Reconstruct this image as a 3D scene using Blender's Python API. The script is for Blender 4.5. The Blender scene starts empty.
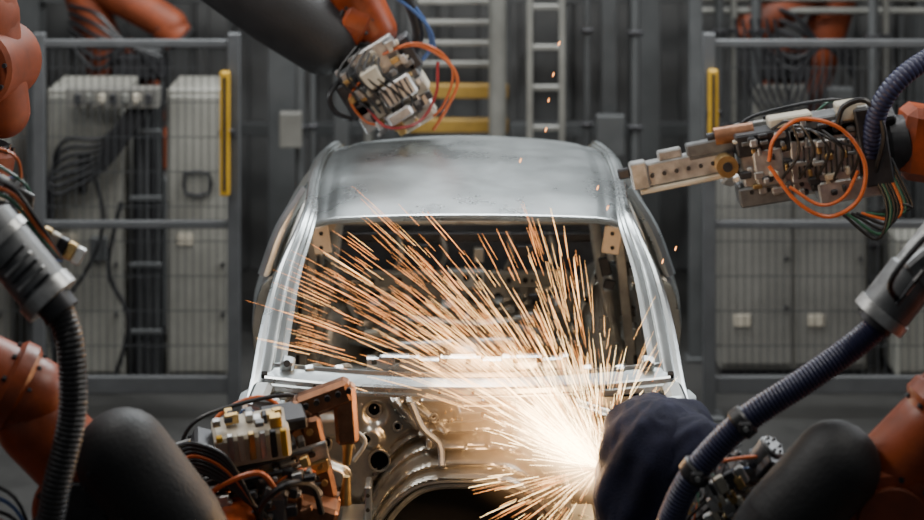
import bpy, math, random
from mathutils import Vector, Matrix, Euler, noise
import bmesh
random.seed(11)
FL = -0.55   # factory floor level below the car datum; whole scene is raised by 0.55 at the end

# ---------------------------------------------------------------- materials
def mat(name, col, metallic=0.0, rough=0.5, var=0.25, scale=6.0, bump=0.0, bscale=60, stretch=(1,1,1), col2=None, rv=0.15):
    m = bpy.data.materials.new(name); m.use_nodes = True
    nt = m.node_tree; b = nt.nodes["Principled BSDF"]
    b.inputs["Metallic"].default_value = metallic
    tc = nt.nodes.new("ShaderNodeTexCoord"); mp = nt.nodes.new("ShaderNodeMapping")
    mp.inputs["Scale"].default_value = stretch
    nt.links.new(tc.outputs["Object"], mp.inputs["Vector"])
    n = nt.nodes.new("ShaderNodeTexNoise"); n.inputs["Scale"].default_value = scale
    n.inputs["Detail"].default_value = 6; n.inputs["Roughness"].default_value = 0.65
    nt.links.new(mp.outputs[0], n.inputs["Vector"])
    r = nt.nodes.new("ShaderNodeValToRGB")
    c2 = col2 if col2 else tuple(c*(1-var) for c in col)
    r.color_ramp.elements[0].position = 0.35; r.color_ramp.elements[1].position = 0.65
    r.color_ramp.elements[0].color = (*c2, 1); r.color_ramp.elements[1].color = (*col, 1)
    nt.links.new(n.outputs["Fac"], r.inputs["Fac"]); nt.links.new(r.outputs["Color"], b.inputs["Base Color"])
    mr = nt.nodes.new("ShaderNodeMapRange")
    mr.inputs["To Min"].default_value = max(0.05, rough-rv); mr.inputs["To Max"].default_value = min(1, rough+rv)
    nt.links.new(n.outputs["Fac"], mr.inputs["Value"]); nt.links.new(mr.outputs[0], b.inputs["Roughness"])
    if bump:
        n2 = nt.nodes.new("ShaderNodeTexNoise"); n2.inputs["Scale"].default_value = bscale
        nt.links.new(mp.outputs[0], n2.inputs["Vector"])
        bp = nt.nodes.new("ShaderNodeBump"); bp.inputs["Strength"].default_value = bump; bp.inputs["Distance"].default_value = 0.01
        nt.links.new(n2.outputs["Fac"], bp.inputs["Height"]); nt.links.new(bp.outputs[0], b.inputs["Normal"])
    return m

STEEL = mat("galvanised_body_steel", (0.56,0.60,0.61), 0.96, 0.29, 0.22, 3.0, 0.05, 25, rv=0.09)
STEEL_FW = mat("pressed_firewall_steel", (0.50,0.48,0.43), 0.96, 0.30, 0.35, 5.0, 0.06, 30, rv=0.09)
STEEL_IN = mat("inner_body_steel", (0.50,0.49,0.45), 0.7, 0.38, 0.45, 6.0, 0.05, 40)
ORANGE = mat("robot_orange_paint", (0.35,0.062,0.012), 0.0, 0.42, 0.55, 6, 0.05, 40)
ORANGE_D = mat("robot_orange_paint_dark", (0.25,0.05,0.013), 0.0, 0.6, 0.45, 6)  # darker, rougher version of the robot orange
BLACK = mat("black_arm_cover", (0.016,0.016,0.018), 0.0, 0.6, 0.3, 12, 0.15, 80)
DARK = mat("dark_machined_metal", (0.06,0.06,0.065), 0.6, 0.45, 0.4, 14)
ALU = mat("machined_aluminium", (0.58,0.58,0.57), 0.8, 0.36, 0.4, 16, 0.05, 60)
GUNGREY = mat("gun_grey_casting", (0.20,0.205,0.21), 0.6, 0.45, 0.35, 14)
CREAM = mat("cream_plastic", (0.55,0.50,0.40), 0.0, 0.5, 0.25, 14)
COPPER = mat("copper_electrode_arm", (0.33,0.16,0.09), 0.8, 0.42, 0.5, 12)
BRASS = mat("brass_fitting", (0.58,0.40,0.17), 0.9, 0.35, 0.3, 14)
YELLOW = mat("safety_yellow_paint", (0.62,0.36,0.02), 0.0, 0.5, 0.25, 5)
YELLOW_D = mat("dark_yellow_beam_paint", (0.30,0.18,0.03), 0.0, 0.6, 0.35, 5)  # darker yellow than the safety paint
H_OR = mat("orange_cable", (0.58,0.13,0.03), 0.0, 0.4, 0.2, 8)
H_BL = mat("blue_hose", (0.06,0.12,0.30), 0.0, 0.4, 0.15, 8)
H_RD = mat("red_hose", (0.34,0.03,0.03), 0.0, 0.4, 0.15, 8)
H_GN = mat("green_hose", (0.03,0.11,0.07), 0.0, 0.4, 0.15, 8)
H_BK = mat("black_rubber_hose", (0.015,0.015,0.017), 0.0, 0.42, 0.2, 8)
H_NV = mat("navy_corrugated_hose", (0.022,0.025,0.07), 0.0, 0.45, 0.25, 8)
NAVY = mat("navy_fabric", (0.013,0.015,0.042), 0.0, 0.95, 0.4, 9, 0.3, 200)
TAN = mat("tan_sealant_plate", (0.55,0.44,0.32), 0.1, 0.5, 0.2, 10)
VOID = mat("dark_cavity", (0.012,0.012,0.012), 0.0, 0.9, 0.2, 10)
FENCE = mat("fence_grey_paint", (0.12,0.125,0.13), 0.3, 0.5, 0.2, 6)
WIRE = mat("fence_wire", (0.08,0.085,0.09), 0.4, 0.5, 0.2, 6)
CAB = mat("cabinet_beige_paint", (0.30,0.295,0.26), 0.0, 0.55, 0.4, 1.3)
CAB2 = mat("cabinet_grey_paint", (0.20,0.195,0.175), 0.0, 0.55, 0.4, 1.5)
WALLM = mat("wall_dark_cladding", (0.11,0.112,0.112), 0.0, 0.7, 0.45, 0.9)
COLM = mat("structural_steel_paint", (0.095,0.10,0.102), 0.2, 0.55, 0.3, 3)
COLL = mat("light_steel_paint", (0.22,0.22,0.20), 0.2, 0.5, 0.3, 3)
FLOORM = mat("floor_concrete", (0.04,0.039,0.037), 0.0, 0.6, 0.45, 2.0, 0.1, 30)
def emis(name, col, s):
    m = bpy.data.materials.new(name); m.use_nodes = True; nt = m.node_tree; nt.nodes.clear()
    e = nt.nodes.new("ShaderNodeEmission"); o = nt.nodes.new("ShaderNodeOutputMaterial")
    e.inputs["Color"].default_value = (*col,1); e.inputs["Strength"].default_value = s
    nt.links.new(e.outputs[0], o.inputs["Surface"]); return m
SP1 = emis("spark_white_hot", (1.0,0.66,0.30), 20)
SP2 = emis("spark_yellow", (1.0,0.50,0.17), 11)
SP3 = emis("spark_orange", (1.0,0.36,0.10), 6)

# ---------------------------------------------------------------- mesh builder
def catmull(pts, k):
    P = [Vector(p) for p in pts]
    if len(P) < 3 or k <= 1: return P
    out = []
    Q = [P[0]*2-P[1]] + P + [P[-1]*2-P[-2]]
    for i in range(1, len(Q)-2):
        a,b,c,d = Q[i-1],Q[i],Q[i+1],Q[i+2]
        for j in range(k):
            t = j/k
            out.append(0.5*((2*b)+(c-a)*t+(2*a-5*b+4*c-d)*t*t+(3*b-a-3*c+d)*t**3))
    out.append(P[-1]); return out

class B:
    def __init__(s): s.v=[]; s.f=[]; s.m=[]; s.mats=[]; s.M=Matrix.Identity(4)
    def add(s, vs, fs, mt):
        o=len(s.v); s.v += [s.M @ Vector(v) for v in vs]
        if mt not in s.mats: s.mats.append(mt)
        k=s.mats.index(mt)
        for f in fs: s.f.append([o+i for i in f]); s.m.append(k)
    def box(s, c, size, mt, rot=None, bev=0.006):
        h=[x/2 for x in size]; b=min(bev, min(h)*0.45)
        R = rot.to_matrix() if isinstance(rot, Euler) else (rot.to_3x3() if rot is not None else Matrix.Identity(3))
        vs=[]; idx={}
        cs=[(a,bb,cc) for a in(-1,1) for bb in(-1,1) for cc in(-1,1)]
        for k in cs:
            for ax in range(3):
                p=Vector([k[i]*(h[i] if i==ax else h[i]-b) for i in range(3)])
                idx[(k,ax)]=len(vs); vs.append(R@p+Vector(c))
        fs=[]
        for ax in range(3):
            o=[i for i in range(3) if i!=ax]
            for sg in(-1,1):
                q=[]
                for (a,bb) in((-1,-1),(1,-1),(1,1),(-1,1)):
                    k=[0,0,0]; k[ax]=sg; k[o[0]]=a; k[o[1]]=bb; q.append(idx[(tuple(k),ax)])
                fs.append(q)
            for a in(-1,1):
                for bb in(-1,1):
                    k0=[0,0,0]; k0[ax]=-1; k0[o[0]]=a; k0[o[1]]=bb; k1=list(k0); k1[ax]=1
                    k0=tuple(k0); k1=tuple(k1)
                    fs.append([idx[(k0,o[0])],idx[(k1,o[0])],idx[(k1,o[1])],idx[(k0,o[1])]])
        for k in cs: fs.append([idx[(k,0)],idx[(k,1)],idx[(k,2)]])
        s.add(vs,fs,mt)
    def bar(s, p0, p1, w, t, mt, bev=0.005, up=(0,0,1)):
        p0=Vector(p0); p1=Vector(p1); d=p1-p0; L=d.length; x=d.normalized(); u=Vector(up)
        if abs(x.dot(u))>0.98: u=Vector((0,1,0)) if abs(x.y)<0.9 else Vector((1,0,0))
        y=u.cross(x).normalized(); z=x.cross(y)
        R=Matrix((x,y,z)).transposed()
        s.box((p0+p1)/2,(L,w,t),mt,R.to_4x4(),bev)
    def tube(s, pts, r, mt, n=10, k=6, rib=0, flat=1.0, caps=True):
        P=catmull(pts,k)
        if rib:
            L=[0]
            for i in range(1,len(P)): L.append(L[-1]+(P[i]-P[i-1]).length)
            step=rib/4; N=int(L[-1]/step); Q=[]; j=0
            for i in range(N+1):
                t=i*step
                while j<len(L)-2 and L[j+1]<t: j+=1
                Q.append(P[j].lerp(P[j+1],(t-L[j])/max(1e-9,L[j+1]-L[j])))
            P=Q
        T=[(P[min(i+1,len(P)-1)]-P[max(i-1,0)]).normalized() for i in range(len(P))]
        u=T[0].orthogonal().normalized()
        if flat!=1.0:
            u=Vector((0,0,1)); u=(u-T[0]*u.dot(T[0])).normalized()
        vs=[]
        for i,p in enumerate(P):
            u=(u-T[i]*u.dot(T[i])).normalized(); w=T[i].cross(u)
            if isinstance(r,(list,tuple)):
                q=i/(len(P)-1)*(len(r)-1); a=int(min(q,len(r)-2)); rr=r[a]+(r[a+1]-r[a])*(q-a)
            else: rr=r
            if rib: rr*= (1.0,0.97,0.90,0.97)[i%4]
            for j in range(n):
                an=2*math.pi*j/n; vs.append(p+u*math.cos(an)*rr*flat+w*math.sin(an)*rr)
        fs=[[i*n+j,i*n+(j+1)%n,(i+1)*n+(j+1)%n,(i+1)*n+j] for i in range(len(P)-1) for j in range(n)]
        if caps: fs.append(list(range(n))); fs.append([(len(P)-1)*n+j for j in range(n)])
        s.add(vs,fs,mt)
    def cyl(s,p0,p1,r,mt,r1=None,n=24,bev=0.0):
        p0=Vector(p0);p1=Vector(p1); r1=r if r1 is None else r1
        if bev:
            d=(p1-p0).normalized()*bev
            s.tube_raw([p0,p0+d,p1-d,p1],[r-bev,r,r1,r1-bev],mt,n)
        else: s.tube_raw([p0,p1],[r,r1],mt,n)
    def tube_raw(s,P,R,mt,n=20):
        P=[Vector(p) for p in P]; t=(P[-1]-P[0]).normalized(); u=t.orthogonal().normalized(); w=t.cross(u); vs=[]
        for p,r in zip(P,R):
            for j in range(n):
                an=2*math.pi*j/n; vs.append(p+u*math.cos(an)*r+w*math.sin(an)*r)
        fs=[[i*n+j,i*n+(j+1)%n,(i+1)*n+(j+1)%n,(i+1)*n+j] for i in range(len(P)-1) for j in range(n)]
        fs.append(list(range(n))); fs.append([(len(P)-1)*n+j for j in range(n)])
        s.add(vs,fs,mt)
    def link(s,p0,p1,r0,r1,mt,n=24):
        p0=Vector(p0);p1=Vector(p1);d=(p1-p0).normalized(); P=[];R=[]
        for i in range(7):
            a=math.pi/2*(i/6); P.append(p0-d*r0*math.cos(a)); R.append(max(0.002,r0*math.sin(a)))
        for i in range(7):
            a=math.pi/2*(i/6); P.append(p1+d*r1*math.sin(a)); R.append(max(0.002,r1*math.cos(a)))
        s.tube_raw(P,R,mt,n)
    def torus(s,c,ax,R,r,mt,n=24,k=8):
        c=Vector(c);ax=Vector(ax).normalized();u=ax.orthogonal().normalized();w=ax.cross(u);vs=[]
        for i in range(n):
            a=2*math.pi*i/n; d=u*math.cos(a)+w*math.sin(a)
            for j in range(k):
                b=2*math.pi*j/k; vs.append(c+d*(R+r*math.cos(b))+ax*r*math.sin(b))
        fs=[[i*k+j,((i+1)%n)*k+j,((i+1)%n)*k+(j+1)%k,i*k+(j+1)%k] for i in range(n) for j in range(k)]
        s.add(vs,fs,mt)
    def ell(s,c,rad,mt,rot=None,n=24,k=14,fn=None,p=1.0):
        R=rot.to_matrix() if rot else Matrix.Identity(3); vs=[]
        def sp(x): return math.copysign(abs(x)**p,x)
        for i in range(k+1):
            th=math.pi*i/k
            for j in range(n):
                ph=2*math.pi*j/n
                d=Vector((sp(math.sin(th))*sp(math.cos(ph)),sp(math.sin(th))*sp(math.sin(ph)),sp(math.cos(th))))
                q=fn(d) if fn else 1.0
                vs.append(R@Vector((d.x*rad[0]*q,d.y*rad[1]*q,d.z*rad[2]*q))+Vector(c))
        fs=[[i*n+j,i*n+(j+1)%n,(i+1)*n+(j+1)%n,(i+1)*n+j] for i in range(k) for j in range(n)]
        s.add(vs,fs,mt)
    def sheet(s,rows,mt,skip=None):
        n=len(rows[0]); vs=[p for r in rows for p in r]; fs=[]
        for i in range(len(rows)-1):
            for j in range(n-1):
                if skip and skip(i,j): continue
                fs.append([i*n+j,i*n+j+1,(i+1)*n+j+1,(i+1)*n+j])
        s.add(vs,fs,mt)
    def bolts(s,c,ax,R,n,r,mt,h=0.012):
        c=Vector(c);ax=Vector(ax).normalized();u=ax.orthogonal().normalized();w=ax.cross(u)
        for i in range(n):
            a=2*math.pi*i/n; p=c+u*R*math.cos(a)+w*R*math.sin(a); s.cyl(p,p+ax*h,r,mt,n=6)
    def build(s,name,parent=None,smooth=35):
        me=bpy.data.meshes.new(name); me.from_pydata([tuple(v) for v in s.v],[],s.f)
        for m in s.mats: me.materials.append(m)
        me.polygons.foreach_set("material_index",s.m)
        bm=bmesh.new(); bm.from_mesh(me); bmesh.ops.recalc_face_normals(bm,faces=bm.faces); bm.to_mesh(me); bm.free()
        me.polygons.foreach_set("use_smooth",[True]*len(me.polygons))
        me.set_sharp_from_angle(angle=math.radians(smooth)); me.update()
        o=bpy.data.objects.new(name,me); bpy.context.collection.objects.link(o)
        if parent: o.parent=parent
        return o

def frame(origin, fwd, up=(0,0,1), scale=1.0):
    x=Vector(fwd).normalized(); u=Vector(up); y=u.cross(x).normalized(); z=x.cross(y)
    M=Matrix((x,y,z)).transposed().to_4x4(); M.translation=Vector(origin)
    return M @ Matrix.Scale(scale,4)

def sm(t): t=max(0,min(1,t)); return t*t*(3-2*t)

# ================================================================ CAR BODY
b=B()
ZC=[(0,1.405),(0.25,1.440),(0.6,1.470),(1.0,1.483),(1.3,1.468),(1.5,1.44)]
HW=[(0,0.608),(0.5,0.618),(1.0,0.612),(1.5,0.575)]
def rc(y,tab):
    n=len(tab); i=0
    while i<n-2 and y>tab[i+1][0]: i+=1
    x0,y0=tab[i]; x1,y1=tab[i+1]
    m0=(y1-tab[i-1][1])/(x1-tab[i-1][0]) if i>0 else (y1-y0)/(x1-x0)
    m1=(tab[i+2][1]-y0)/(tab[i+2][0]-x0) if i<n-2 else (y1-y0)/(x1-x0)
    h=x1-x0; t=(y-x0)/h
    return (2*t**3-3*t*t+1)*y0+(t**3-2*t*t+t)*h*m0+(-2*t**3+3*t*t)*y1+(t**3-t*t)*h*m1
rows=[]
NX,NY=56,44
for i in range(NY+1):
    yy=1.5*i/NY; row=[]
    for j in range(NX+1):
        t=-1+2*j/NX; t=math.copysign(abs(t)**0.8,t)
        x=t*rc(yy,HW)
        y=yy+0.05*t*t*(1-yy/1.5)-0.10*t*t*(yy/1.5)
        z=rc(yy,ZC)-0.026*t*t-0.014*abs(t)**14
        z-=0.004*sm((abs(t)-0.90)/0.01)*(1-sm((abs(t)-0.94)/0.01))
        row.append(Vector((x,y,z)))
    rows.append(row)
b.sheet(rows,STEEL)
hrow=[]
for dy,dz in((0,0.0),(-0.010,-0.003),(-0.014,-0.012),(-0.004,-0.017),(0.012,-0.020),(0.03,-0.034),(0.10,-0.045),(0.13,-0.03)):
    hrow.append([Vector((t*0.61,0.05*t*t+dy,1.405-0.026*t*t-0.014*abs(t)**14+dz)) for t in [-1+2*j/48 for j in range(49)]])
b.sheet(hrow,STEEL)
hrow=[]
for dy,dz in((0,0.0),(0.03,-0.012),(0.03,-0.04),(0.0,-0.05)):
    hrow.append([Vector((t*0.575,1.5-0.10*t*t+dy,1.44-0.026*t*t-0.014*abs(t)**14+dz)) for t in [-1+2*j/40 for j in range(41)]])
b.sheet(hrow,STEEL)
# side rails
path=[(0.765,-0.82,0.85,1),(0.742,-0.72,0.955,1),(0.727,-0.50,1.10,1.0),(0.700,-0.27,1.245,0.85),(0.654,-0.04,1.360,0.62),(0.640,0.2,1.408,0.5),(0.650,0.6,1.437,0.48),(0.645,1.0,1.447,0.48),(0.622,1.3,1.432,0.5),(0.615,1.6,1.38,0.7),(0.645,1.95,1.20,0.9),(0.70,2.25,1.02,1)]
prof=[(-0.064,-0.040),(-0.048,-0.034),(-0.044,-0.014),(-0.026,-0.012),(-0.021,0.004),(-0.010,0.010),(0.012,0.010),(0.020,0.002),(0.036,0.0),(0.050,-0.012),(0.058,-0.04),(0.053,-0.045),(0.057,-0.085),(0.04,-0.09)]
for sd in(-1,1):
    P=catmull([Vector(p[:3]) for p in path],8); W=[v.x for v in catmull([Vector((p[3],0,0)) for p in path],8)]; rows=[]
    for i,p in enumerate(P):
        T=(P[min(i+1,len(P)-1)]-P[max(i-1,0)]).normalized()
        N=Vector((0,-T.z,T.y)).normalized()
        if N.z<0: N=-N
        rows.append([Vector((sd*(p.x+dx*W[i]),p.y+N.y*dz*W[i],p.z+N.z*dz*W[i])) for dx,dz in prof])
    b.sheet(rows,STEEL)
    b.tube([(sd*(p[0]-0.015),p[1]+0.035,p[2]-0.05) for p in path[1:]],0.02,STEEL_IN,n=8,k=4)
    b.tube([(sd*0.765,-0.76,0.90),(sd*0.785,-0.70,0.75),(sd*0.80,-0.66,0.45),(sd*0.81,-0.62,0.2)],[0.065,0.075,0.08,0.08],STEEL,n=10,k=5)
    b.tube([(sd*0.83,-0.65,0.2),(sd*0.85,0.3,0.16),(sd*0.85,1.2,0.18)],0.075,STEEL,n=8,k=4)
    # cowl end stampings
    b.box((sd*0.745,-0.81,0.905),(0.075,0.14,0.10),STEEL,Euler((0.5,0,sd*0.25)),0.018)
    b.box((sd*0.715,-0.875,0.905),(0.10,0.03,0.09),STEEL,Euler((0.25,0,sd*0.3)),0.008)
    b.box((sd*0.755,-0.90,0.82),(0.05,0.03,0.14),STEEL,Euler((0.0,sd*0.15,0)),0.008)
    b.box((sd*0.665,-0.90,0.87),(0.025,0.05,0.14),STEEL,Euler((0.0,sd*-0.1,0)),0.006)
    b.box((sd*0.70,-0.89,0.80),(0.09,0.03,0.06),STEEL,Euler((0.25,0,sd*0.2)),0.008)
    b.bar((sd*0.80,-0.86,0.93),(sd*0.765,-0.93,0.80),0.03,0.02,STEEL)
    for q in range(3):
        c=Vector((sd*(0.70+0.02*q),-0.892-0.004*q,0.925-0.03*q))
        b.cyl(c,c+Vector((0,-0.006,0.001)),0.010,VOID,n=12)
    b.cyl((sd*0.705,-0.906,0.80),(sd*0.705,-0.912,0.801),0.018,VOID,n=16); b.torus((sd*0.705,-0.911,0.80),(0,-1,0),0.021,0.004,STEEL,n=18,k=6)
    b.box((sd*0.738,-0.735,0.985),(0.022,0.02,0.022),VOID,Euler((0.6,0,0)),0.003)
    b.box((sd*0.66,-0.66,1.0),(0.05,0.05,0.05),STEEL,Euler((0.4,0.2,0)),0.008); b.cyl((sd*0.66,-0.687,1.01),(sd*0.66,-0.692,1.015),0.012,VOID,n=12)
    # B pillar
    b.tube([(sd*0.635,0.50,1.38),(sd*0.69,0.47,1.25),(sd*0.76,0.44,1.02),(sd*0.82,0.44,0.7),(sd*0.83,0.45,0.2)],[0.045,0.05,0.06,0.08,0.10],STEEL_IN,n=8,k=5,flat=0.8)
    b.box((sd*0.612,0.42,1.20),(0.075,0.02,0.115),TAN,Euler((0,sd*0.15,0)),0.008)
    for q in(0.03,-0.03): b.cyl((sd*0.612,0.412,1.20+q),(sd*0.612,0.405,1.20+q),0.009,VOID,n=10)
    # body side behind B pillar
    sec=[(0.80,1.045),(0.86,1.035),(0.895,1.01),(0.915,0.96),(0.93,0.90),(0.938,0.82),(0.93,0.72),(0.925,0.60),(0.915,0.45),(0.90,0.30),(0.87,0.18)]
    WT=[(0.35,0.955),(0.7,0.99),(1.3,0.995),(1.9,0.97),(2.5,0.86)]
    rows=[]
    for i in range(41):
        y=0.42+2.03*i/40; k=rc(max(0.35,y),WT)
        rows.append([Vector((sd*x*k,y,z-0.02*(i/40))) for x,z in sec])
    def arch(i,j):
        y=0.42+2.03*(i+0.5)/40; z=(sec[j][1]+sec[j+1][1])/2
        return (y-1.75)**2+(z-0.15)**2<0.36**2
    b.sheet(rows,STEEL,arch)
    b.sheet([[Vector((sd*x*0.96,0.42,z)) for x,z in sec],[Vector((sd*(x-0.10)*0.96,0.46,z-0.01)) for x,z in sec]],STEEL)
    b.tube([(sd*0.895,0.43,0.86),(sd*0.932,0.9,0.865),(sd*0.935,1.5,0.86),(sd*0.87,2.2,0.85)],0.008,STEEL,n=6,k=6)
    # C pillar outer skin
    rows=[]
    for i in range(25):
        u=i/24; y0=0.62+1.48*u
        pr=min(P,key=lambda p:abs(p.y-y0))
        top=Vector((sd*(pr.x+0.025),y0,pr.z-0.02)); bot=Vector((sd*0.865*rc(y0,WT),y0+0.05-0.15*(1-u),1.03))
        rows.append([top.lerp(bot,j/8)+Vector((sd*0.035*math.sin(math.pi*j/8),0,0)) for j in range(9)])
    b.sheet(rows,STEEL)
    b.tube([(sd*0.685,0.56,1.385),(sd*0.79,0.53,1.22),(sd*0.86,0.50,1.03)],0.03,STEEL,n=8,k=6)
    b.tube([(sd*0.67,0.56,1.405),(sd*0.675,0.9,1.42),(sd*0.66,1.2,1.41)],0.016,STEEL,n=8,k=6)
    b.tube([(sd*0.80,0.45,1.03),(sd*0.81,1.2,1.03),(sd*0.79,1.9,1.01)],0.025,STEEL_IN,n=8,k=4)
    rows=[[Vector((sd*(0.79-0.05*sm((z-0.5)/0.5)),y,z)) for z in [0.2+0.09*q for q in range(10)]] for y in [0.6+0.1*p for p in range(12)]]
    b.sheet(rows,STEEL_IN,lambda i,j:(i%3==1 and j in(5,6)))
    for q in range(9):
        y=0.62+0.12*q; z=0.55+0.18*((q*7)%3)
        b.box((sd*0.735,y,z),(0.02,0.06,0.05),STEEL,Euler((0.3*q,0,0)),0.006)
        b.cyl((sd*0.74,y+0.05,z+0.07),(sd*0.725,y+0.05,z+0.07),0.022,VOID,n=14)
    b.ell((sd*0.66,1.75,0.42),(0.17,0.36,0.36),STEEL_IN)
    b.bar((sd*0.74,1.50,1.05),(sd*0.50,1.55,0.50),0.07,0.03,STEEL)
    b.tube([(sd*0.60,1.50,1.10),(sd*0.64,1.35,0.8),(sd*0.72,1.2,0.40)],0.03,STEEL_IN,n=8,flat=0.5)
    b.bar((sd*0.655,0.9,1.30),(sd*0.74,0.9,0.5),0.045,0.03,STEEL_IN)
    for q in range(5):
        p=Vector((sd*0.72,1.48,1.0)).lerp(Vector((sd*0.52,1.53,0.55)),q/4)
        b.cyl(p,p+Vector((0,-0.03,0)),0.014,VOID,n=12)
    for q in range(16):
        b.box((sd*random.uniform(0.60,0.72),random.uniform(0.7,1.4),random.uniform(0.5,1.05)),(random.uniform(.02,.05),.03,random.uniform(.03,.09)),random.choice([STEEL,STEEL_IN,TAN,DARK]),Euler((0,random.uniform(-.4,.4),0)),0.005)
# parcel shelf / bulkhead
b.box((0,1.85,1.0),(1.45,0.45,0.03),STEEL_IN)
def beam(y,z,hw,h,d,mt,holes=0,r=0.015):
    b.box((0,y,z),(2*hw,d,h),mt,None,0.012)
    b.box((0,y-d/2-0.004,z+h*0.38),(2*hw*0.98,0.012,h*0.10),mt,None,0.003)
    b.box((0,y-d/2-0.004,z-h*0.38),(2*hw*0.98,0.012,h*0.10),mt,None,0.003)
    rr=random.Random(holes)
    for q in range(holes):
        x=-hw*0.93+2*hw*0.93*(q+rr.uniform(-.25,.25))/(holes-1); b.cyl((x,y-d/2-0.001,z+rr.uniform(-.1,.1)*h),(x,y-d/2-0.006,z),r*rr.uniform(0.4,1.2),VOID,n=14)
beam(1.60,0.735,0.50,0.075,0.06,CAB,15,0.012)
beam(1.63,0.93,0.66,0.05,0.05,DARK,0)
rows=[]
def by(x,z):
    y=1.70-0.03*sm((0.05-abs(abs(x)-0.28))/0.03)*0.6
    y-=0.03*sm((0.03-abs((z-0.55)-0.25*(abs(x)-0.1)))/0.02)
    y-=0.02*math.sin(x*34)*sm((0.52-z)/0.05)*0.6
    return y
XB=[-0.66+1.32*j/110 for j in range(111)]; ZB=[0.70-0.40*i/40 for i in range(41)]
bh=[(-0.45,0.62,0.035),(-0.36,0.60,0.02),(0.42,0.62,0.035),(0.15,0.62,0.025),(-0.1,0.60,0.03),(0.3,0.53,0.025),(-0.2,0.5,0.02),(0.0,0.53,0.02)]
b.sheet([[Vector((x,by(x,z),z)) for x in XB] for z in ZB],STEEL_IN,lambda i,j:any((XB[j]-hx)**2+(ZB[i]-hz)**2<r*r for hx,hz,r in bh))
b.box((0,1.56,0.745),(0.19,0.05,0.095),STEEL,None,0.01); b.box((0,1.53,0.68),(0.22,0.03,0.018),CAB,None,0.005)
for x in(-0.06,0,0.06): b.cyl((x,1.535,0.755),(x,1.53,0.755),0.015,VOID,n=14)
b.tube([(-0.56,1.58,0.56),(-0.3,1.50,0.575),(0,1.49,0.555),(0.3,1.50,0.575),(0.56,1.58,0.56)],0.014,STEEL,n=8)
b.tube([(-0.60,1.50,0.47),(-0.3,1.42,0.465),(0.1,1.43,0.48),(0.60,1.50,0.46)],0.018,STEEL,n=8)
b.box((-0.40,1.45,0.515),(0.17,0.05,0.035),CREAM,Euler((0,-0.1,0)),0.01); b.box((-0.38,1.44,0.545),(0.06,0.03,0.05),STEEL,Euler((0,0.5,0)),0.01)
b.box((0.3,1.45,0.53),(0.14,0.04,0.03),STEEL,Euler((0,0.2,0)),0.01)
for q in range(70):
    x=random.uniform(-0.62,0.62); z=random.uniform(0.40,0.68)
    b.box((x,random.uniform(1.5,1.62),z),(random.uniform(0.015,0.07),0.03,random.uniform(0.01,0.03)),random.choice([STEEL,STEEL_IN,DARK,STEEL_IN,CAB]),Euler((0,random.uniform(-.7,.7),0)),0.004)
for x in(-0.33,-0.12,0.2,0.40):
    b.tube([(x,1.62,0.95),(x+0.02,1.58,0.86),(x-0.01,1.60,0.78)],0.013,STEEL_IN,n=8)
b.box((-0.22,1.6,0.88),(0.10,0.05,0.05),DARK); b.box((0.3,1.6,0.87),(0.12,0.05,0.06),DARK); b.box((0.06,1.6,0.85),(0.05,0.04,0.07),STEEL_IN)
b.box((0,2.42,0.65),(1.4,0.04,0.5),DARK,None,0.02); b.box((0,2.05,0.42),(1.25,0.8,0.03),STEEL_IN)
rows=[]
for i in range(31):
    y=-0.70+1.95*i/30
    rows.append([Vector((x,y,0.18+0.20*math.exp(-(x/0.13)**4)+0.008*math.sin(y*40)*(abs(x)>0.2)+0.17*sm((y-0.95)/0.15))) for x in [-0.82+1.64*j/60 for j in range(61)]])
b.sheet(rows,STEEL_IN)
b.box((0,1.45,0.36),(1.5,0.45,0.03),STEEL_IN); b.box((0,0.25,0.26),(1.5,0.08,0.09),STEEL_IN,None,0.01)
# cowl
def cowlp(t): return 0.735*t,-0.785+0.09*t*t,0.990+0.014*t*t
cp=[(0.15,-0.07),(0.095,-0.05),(0.088,-0.010),(0.075,-0.004),(0.06,-0.004),(0.055,-0.016),(0.0,-0.022),(-0.045,-0.026),(-0.052,-0.018),(-0.062,-0.016),(-0.068,-0.022),(-0.070,-0.038),(-0.080,-0.042),(-0.083,-0.06)]
rows=[]
for dy,dz in cp:
    rows.append([Vector((cowlp(t)[0],cowlp(t)[1]+dy,cowlp(t)[2]+dz)) for t in [-1+2*j/60 for j in range(61)]])
b.sheet(rows,STEEL)
rows=[]
XS=[-0.37+0.74*j/120 for j in range(121)]
for dz,dy in((-0.03,0.10),(0.005,0.10),(0.022,0.105),(0.028,0.12),(0.024,0.16),(0.01,0.20)):
    rows.append([Vector((x,-0.785+0.09*(x/0.735)**2+dy,0.995+dz+0.010*(1 if int((x+0.4)/0.075)%3 else 0))) for x in XS])
b.sheet(rows,STEEL,lambda i,j:(i in(3,) and (j%20) in(5,6,7,8,9)) or (i==1 and (j%14) in (3,4,5)))
for x in(-0.58,-0.47,0.44,0.56):
    b.box((x,-0.665,0.985),(0.035,0.03,0.02),STEEL,Euler((0.3,0,0.2)),0.005)
    b.tube([(x,-0.64,0.985),(x+0.03,-0.5,0.94),(x+0.02,-0.35,0.8)],0.010,STEEL_IN,n=6)
for x in(-0.55,-0.42,-0.1,0.02,0.14,0.33,0.5,0.6):
    p=cowlp(x/0.735); b.cyl((x,p[1]-0.076,p[2]-0.03),(x,p[1]-0.080,p[2]-0.03),0.006,VOID,n=10)
b.tube([(-0.70,-0.35,0.78),(-0.3,-0.38,0.80),(0.3,-0.38,0.80),(0.70,-0.35,0.78)],0.022,STEEL_IN,n=10)
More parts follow.
